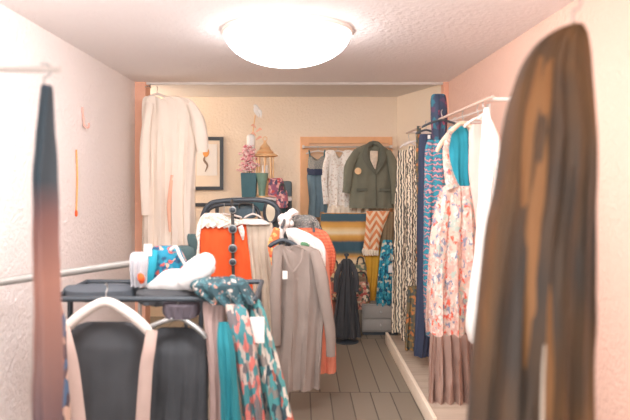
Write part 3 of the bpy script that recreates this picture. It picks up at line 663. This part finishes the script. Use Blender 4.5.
# concho belt
t = T('concho_belt', 'dark belt with round silver discs hanging over the orange top', 'belt', P(233, 292, DA-.14))
add('strap', TB(ppts([(232, 200, DA-.02), (232, 206, DA-.1), (233, 230, DA-.13), (233, 260, DA-.13), (234, 296, DA-.13)]), .012, n=8, flat=.4), M['leather'], t)
for i, py in enumerate((210, 229, 248.5, 262, 278)):
    c = P(232.7, py, DA-.15); rr = .034 if i in (1, 2) else .028
    o = add('disc', LT((0, 0, 0), [(.001, -.003), (rr, -.002), (rr*.95, .005), (rr*.55, .008), (.001, .009)], n=20), M['disc'], t, 'silver disc'); o.rotation_euler = (PI/2, 0, 0); o.location = c-wl(t)
    ct = add('stone', LT((0, 0, 0), [(.001, .004), (rr*.74, .007), (rr*.6, .011), (.001, .013)], n=14), M['black'], o, 'dark stone')
    ct.location = (0, 0, .006)

# ------------------------------------------------------------------ garments heaped right of the arch
c = P(286, 219, 4.3)
bm = bmesh.new()
for dx, dy, dz, r0 in ((-.02, 0, .0, .038), (.012, -.01, .016, .034), (0, -.02, -.025, .036), (.03, 0, -.03, .028), (-.03, 0, -.03, .026)):
    mb = bmesh.new(); bmesh.ops.create_icosphere(mb, subdivisions=3, radius=r0)
    for v in mb.verts: v.co = v.co*(1+.22*noise.noise(v.co*40))+c+Vector((dx, dy, dz))
    me = bpy.data.meshes.new('x'); mb.to_mesh(me); mb.free(); bm.from_mesh(me); bpy.data.meshes.remove(me)
tube(bm, ppts([(288, 216, 4.3), (293, 212, 4.3), (298, 213, 4.32)]), [.02, .026, .012], flat=.5, ripple=.2)
tube(bm, ppts([(284, 226, 4.3), (281, 234, 4.28), (283, 241, 4.26)]), [.03, .02, .01], flat=.5)
solo('fabric_rose', bm, M['white'], 'crumpled white fabric bow above the grey cardigan', 'bow')
lacebk = zebra('black and white scribble lace', (52, 62, 66), (230, 218, 204), 16, 12, 'X', dscale=4, c3=(64, 74, 78))
garment('lace_shawl', 'black shawl with white scribble lace lying behind the white bow', 'shawl', 4.45,
        [(215, 296, 310), (218, 291, 316), (225, 290, 320), (234, 292, 324)], lacebk, th=.08, amp=.014, k=3, ph=.3)
def drape(name, label, cat, pts, r, m, flat=.45, ripple=.1, n=20):
    return solo(name, TB(ppts(pts), r, n=n, sm=8, flat=flat, ripple=ripple), m if not isinstance(m, str) else M[m], label, cat)
orst = bands('coral stripe weave', [(0, (222, 108, 76)), (.45, (206, 100, 74)), (.7, (226, 128, 92))], 'Z', 16, wob=.08, soft=True)
t = garment('coral_cardigan', 'coral striped cardigan falling to the right of the white printed blouse', 'cardigan', 4.3,
        [(228, 296, 316), (232, 294, 326), (242, 296, 332), (255, 302, 336), (270, 312, 334), (278, 318, 330)], orst, th=.06, amp=.016, k=3, ph=.8)
salm = plain('salmon viscose', (232, 140, 112), .85, vary=.2)
garment('salmon_dress', 'long salmon dress hanging just right of the grey cardigan', 'dress', 4.1,
        [(246, 300, 322), (256, 304, 328), (300, 308, 332), (345, 310, 336), (372, 312, 336)], salm, th=.04, amp=.012, k=2, ph=.8)
t = garment('white_print_blouse', 'white blouse with small green patch draped above the grey cardigan', 'blouse', 3.95,
        [(228, 286, 296), (233, 286, 308), (240, 289, 320), (248, 296, 325), (256, 308, 326), (266, 316, 326)], M['white'], th=.04, amp=.012, k=2, ph=.3)
add('green_patch', TB(ppts([(301, 243, 3.9), (305, 245, 3.89), (309, 246, 3.9)]), [.01, .018, .01], flat=.3), plain('leaf green', (96, 140, 104)), t, 'green printed patch')
mulred = drape('coral_scarf', 'orange and gold scarf squeezed between beige skirt and grey cardigan', 'scarf', [(277, 228, 4.2), (274, 240, 4.2), (273, 252, 4.2), (275, 268, 4.2)], [.02, .035, .03, .02], floral('orange and gold print', [((240, 130, 80), 3), ((238, 190, 120), 2), ((226, 90, 60), 1)], 40))
# grey cardigan
hanger(283, 240, 3.8, 14, 'black hanger inside the grey jersey cardigan', 'black', .045, .011, hookh=.08)
t = garment('grey_cardigan', 'long grey brown jersey cardigan with a small tag, hanging centre front', 'cardigan', 3.78,
        [(245, 277, 300), (248, 273, 314), (254, 272, 321), (275, 272, 323), (310, 272, 324), (350, 271, 322), (388, 270, 320)], M['greycloth'], th=.055, amp=.02, k=3, ph=.2, notch=(.35, 5))
sleeve(t, ppts([(314, 251, 3.74), (321, 275, 3.7), (326, 305, 3.7), (330, 335, 3.72), (331, 356, 3.74)]), [.03, .04, .036, .032, .028], 'greycloth')
sleeve(t, ppts([(278, 251, 3.72), (276, 280, 3.69), (276, 315, 3.69), (276, 345, 3.72)]), [.026, .034, .032, .026], 'greycloth')
strap(t, ppts([(283, 250, 3.7), (287, 262, 3.68), (292, 272, 3.68)]), .008, 'greycloth', 'neck_edge'); strap(t, ppts([(303, 249, 3.7), (301, 262, 3.68), (294, 272, 3.68)]), .008, 'greycloth', 'neck_edge')
strap(t, ppts([(293, 272, 3.7), (294, 310, 3.69), (293, 360, 3.69)]), .003, 'greycloth', 'front_seam')
tag(t, 285, 275, 3.64, .03, .05, 'small cream price tag')

# ------------------------------------------------------------------ double rack, lower left
t = T('double_rack', 'dark double-bar clothes rack in the lower left carrying hangers', 'clothes rack', (-.66, 2.95, 0))
RZ = .955; xa, xb = -1.12, -.2
for yy in (2.7, 3.15): add('rail', TB([(xa, yy, RZ), (xb, yy, RZ)], .013, sm=1), M['black'], t)
for xx in (xa, xb):
    add('end_bar', TB([(xx, 2.7, RZ), (xx, 3.15, RZ)], .012, sm=1), M['black'], t)
    add('post', TB([(xx, 2.925, 0.02), (xx, 2.925, RZ)], .014, sm=1), M['black'], t)
    add('foot', TB([(xx, 2.68, .015), (xx, 3.17, .015)], .014, sm=1), M['black'], t)
# shelf tray on the ring: dark folded clothes
def pile(label, x0, x1, y0, y1, d, m, dp=.12, name='folded_clothes'):
    return solo(name, cloth([(y0, x0+3, x1-3), (y0+1.5, x0+1, x1-1), ((y0+y1)/2, x0, x1), (y1-1.5, x0+1, x1-1), (y1, x0+3, x1-3)], d, th=dp, amp=.006, k=4, crump=.012), M[m] if isinstance(m, str) else m, label, 'folded clothes')
pile('dark folded trousers lying across the double rack behind the big pale hanger', 66, 138, 285, 297, 2.9, plain('slate grey cloth', (84, 88, 94), .9))
pile('charcoal folded garment on the double rack below the white plush roll', 138, 198, 288, 301, 2.85, 'blackcloth')
pile('small plum grey folded garment under the charcoal one on the rack', 163, 200, 300, 316, 2.75, plain('plum grey', (92, 82, 88), .9), .07)
# big pale hanger with black top
hanger(106, 302, 2.55, 46, 'big pale hanger in the lower left holding the black strap dress', 'hangerwhite', .15, .017, hookh=.08)
t = garment('strap_dress', 'black dress with wide pale straps on the big pale hanger', 'dress', 2.62,
        [(322, 86, 130), (328, 74, 142), (345, 72, 148), (380, 74, 146), (430, 70, 150)], plain('soft black cloth', (70, 70, 72), .95, vary=.1), th=.05, amp=.008, k=2, ph=.4)
pst = plain('dusty rose grey satin', (196, 168, 156), .8)
strap(t, ppts([(64, 328, 2.52), (68, 345, 2.5), (73, 370, 2.5), (80, 430, 2.5)]), [.024, .026, .028, .03], pst); strap(t, ppts([(152, 330, 2.52), (149, 350, 2.5), (146, 370, 2.5), (142, 430, 2.5)]), [.024, .026, .028, .03], pst)
hanger(178, 318, 2.7, 30, 'slim grey hanger with black blouse right of the big pale hanger', 'steel', .09, .010, left=44, right=28)
garment('black_blouse', 'plain black blouse hanging right of the pale strapped dress', 'blouse', 2.78,
        [(328, 160, 190), (334, 152, 204), (350, 150, 208), (390, 150, 208), (430, 148, 208)], M['blackcloth'], th=.05, amp=.01, k=3, ph=1.3)
# left extension: side of garments at the left edge of rack
garment('multi_print_skirt', 'blue and rust printed skirt below the left rail', 'skirt', 2.2,
        [(300, 44, 58), (306, 42, 62), (345, 42, 64), (390, 40, 66), (430, 40, 68)], floral('blue rust print', [((84, 110, 140), 3), ((190, 130, 110), 3), ((212, 176, 156), 3), ((90, 74, 80), 2)], 22), th=.06, amp=.012, k=2, ph=1.3)
# colourful row
garment('lace_camisole', 'black and teal lace camisole spread over the right end of the double rack', 'top', 2.72,
        [(277, 208, 240), (280, 194, 246), (286, 190, 250), (294, 196, 254), (302, 208, 257)], floral('black teal lace', [((52, 76, 82), 8), ((70, 112, 118), 2.4), ((206, 190, 178), .8), ((222, 150, 124), .35)], 62, warp=.06), th=.08, amp=.012, k=4, ph=.3)
def strip(name, label, cat, d, rows, m, **k): return garment(name, label, cat, d, rows, m, **({'th': .035, 'amp': .012, 'k': 2}|k))
strip('rose_grey_cardigan', 'dusty rose cardigan hanging right of the black blouse', 'cardigan', 2.72, [(298, 206, 222), (306, 203, 226), (330, 205, 226), (360, 208, 228), (430, 210, 232)], plain('dusty rose', (186, 158, 150), .9))
strip('teal_tunic', 'plain teal tunic hanging beside the dusty rose cardigan', 'tunic', 2.57, [(322, 218, 228), (335, 217, 232), (360, 218, 236), (390, 220, 238), (430, 221, 242)], plain('teal jersey', (44, 134, 144), .9), ph=1)
strip('coral_print_dress', 'coral and teal printed dress slanting beside the teal tunic', 'dress', 2.64, [(304, 224, 240), (312, 226, 248), (340, 232, 254), (365, 236, 258), (430, 244, 266)], floral('coral teal stripes', [((214, 120, 110), 2), ((74, 136, 140), 2.4), ((206, 180, 168), 2), ((120, 110, 110), 1.6)], 44, stretch=(1, 1, .5)), ph=2)
t = strip('aqua_print_dress', 'aqua and grey printed dress with a large white tag', 'dress', 2.74, [(296, 240, 254), (304, 242, 262), (330, 248, 270), (365, 256, 280), (430, 266, 296)], floral('aqua and grey print', [((90, 160, 160), 3), ((150, 140, 132), 2.4), ((228, 214, 200), 1.6), ((202, 110, 90), .7), ((60, 84, 92), 1.8)], 44, stretch=(1, 1, .5)), ph=.4)
tg = tag(t, 257, 330, 2.66, .065, .115, 'large white tag')
strip('grey_knit_top', 'light grey knit top between the coral and aqua printed dresses', 'top', 2.84, [(300, 232, 244), (312, 234, 252), (345, 240, 262), (395, 248, 272), (430, 254, 280)], plain('light grey knit', (170, 162, 158), .95), ph=.9)

# left rail, near
t = T('straight_rail', 'grey clothes rail slanting out from the left wall', 'clothes rail', (-.92, 3.45, 0))
p0, p1 = Vector((XL+.004, 2.63, 1.017)), Vector((-.92, 3.45, 1.017))
add('bar', TB([p0, p1], .02, sm=1), plain('grey enamel', (176, 172, 166), .4, .3), t)
add('upright', TB([(p1.x, p1.y, 0), (p1.x, p1.y, 1.017)], .012, sm=1), M['steel'], t)
add('wall_plate', B((XL, 2.58, .97), (XL+.012, 2.68, 1.06), .003), M['hangerwhite'], t)
# pale plastic + clear item
t = T('folded_garment', 'pale folded garment hanging at the far end of the grey rail', 'garment', P(139, 285, 2.85))
add('body', cloth([(252, 133, 144), (256, 130, 148), (270, 130, 148), (286, 132, 147)], 2.85, th=.03, amp=.01, k=3), plain('pale blue grey', (188, 184, 186), .6, vary=.2, sc=30), t)
add('orange_label', TB(ppts([(139, 274, 2.81), (141, 278, 2.8), (142, 283, 2.81)]), [.01, .018, .01], flat=.4), M['orange'], t, 'orange label')
# teal floral tote
tf = floral('teal with red flowers', [((30, 124, 150), 7), ((60, 150, 170), 2), ((206, 88, 76), 1.2), ((226, 170, 140), .8), ((40, 80, 110), 1.5)], 52)
t = T('floral_tote', 'bright teal tote with red flowers on top of the double rack', 'bag', P(167, 287, 3.1))
add('body', cloth([(246, 156, 176), (249, 152, 180), (262, 149, 187), (276, 148, 190), (288, 149, 188)], 3.1, th=.06, amp=.008, k=2), tf, t)
add('side_panel', TB(ppts([(155, 250, 3.02), (151, 265, 3.0), (148, 285, 3.0)]), [.015, .026, .018], flat=.4), M['teal'], t, 'plain teal side panel')
add('handle', TB(ppts([(170, 250, 3.03), (176, 247, 3.03), (180, 256, 3.02), (188, 270, 3.03)]), .008, n=8), M['hangerwhite'], t, 'pale handle')
c = P(148, 250, 3.0); add('white_label', B((c.x-.02, c.y-.003, c.z-.03), (c.x+.02, c.y, c.z+.03), .001), M['paper'], t)
hz = P(0, 262, 3.35).z
t = T('hat_stand', 'slim black stand carrying the green hat behind the double rack', 'stand', (P(186, 0, 3.4).x, 3.4, 0))
add('pole', TB([(P(186, 0, 3.4).x, 3.4, .01), (P(186, 0, 3.4).x, 3.4, hz-.015)], .01, sm=1), M['black'], t)
add('base', LT((P(186, 0, 3.4).x, 3.4, 0), [(.14, 0), (.14, .012), (.02, .02)]), M['black'], t)
add('plate', LT((P(186, 0, 3.4).x, 3.4, hz), [(.09, -.018), (.1, -.012), (.1, -.004)]), M['black'], t)
t = T('felt_hat', 'dark green felt hat behind the teal floral tote', 'hat', P(185, 262, 3.35))
c = P(183, 262, 3.35); hm = plain('dark green felt', (66, 84, 84), .95)
add('brim', LT(c, [(.09, -.002), (.105, .0), (.1, .012), (.06, .02)], sy=.9), hm, t); add('crown', LT(c, [(.07, .01), (.07, .04), (.06, .075), (.03, .09), (.001, .085)]), hm, t)
drape('green_glove', 'small dark green glove standing behind the felt hat', 'glove', [(192, 261, 3.44), (193, 250, 3.44), (192, 240, 3.44), (192, 234, 3.44)], [.02, .022, .028, .02], hm)
# white plush roll
pl = plain('white plush', (248, 240, 234), .98, vary=.03, sc=22, bs=.8, bd=.01, sheen=.4)
t = T('plush_roll', 'soft white plush roll bent over the top of the double rack', 'cushion', P(180, 293, 2.85))
add('long_lobe', TB(ppts([(186, 282, 2.8), (194, 274, 2.78), (203, 266, 2.78), (210, 262, 2.8)]), [.055, .062, .058, .045], n=24, flat=.85), pl, t)
add('long_lobe_tip', TB(ppts([(203, 267, 2.79), (209, 262, 2.79), (214, 260, 2.8)]), [.05, .05, .02], n=24, flat=.85), pl, t)
add('base_lobe', TB(ppts([(143, 290, 2.9), (155, 286, 2.87), (170, 281, 2.85), (185, 282, 2.85), (197, 286, 2.88), (204, 290, 2.9)]), [.01, .03, .055, .055, .04, .01], n=24, flat=.85), pl, t)
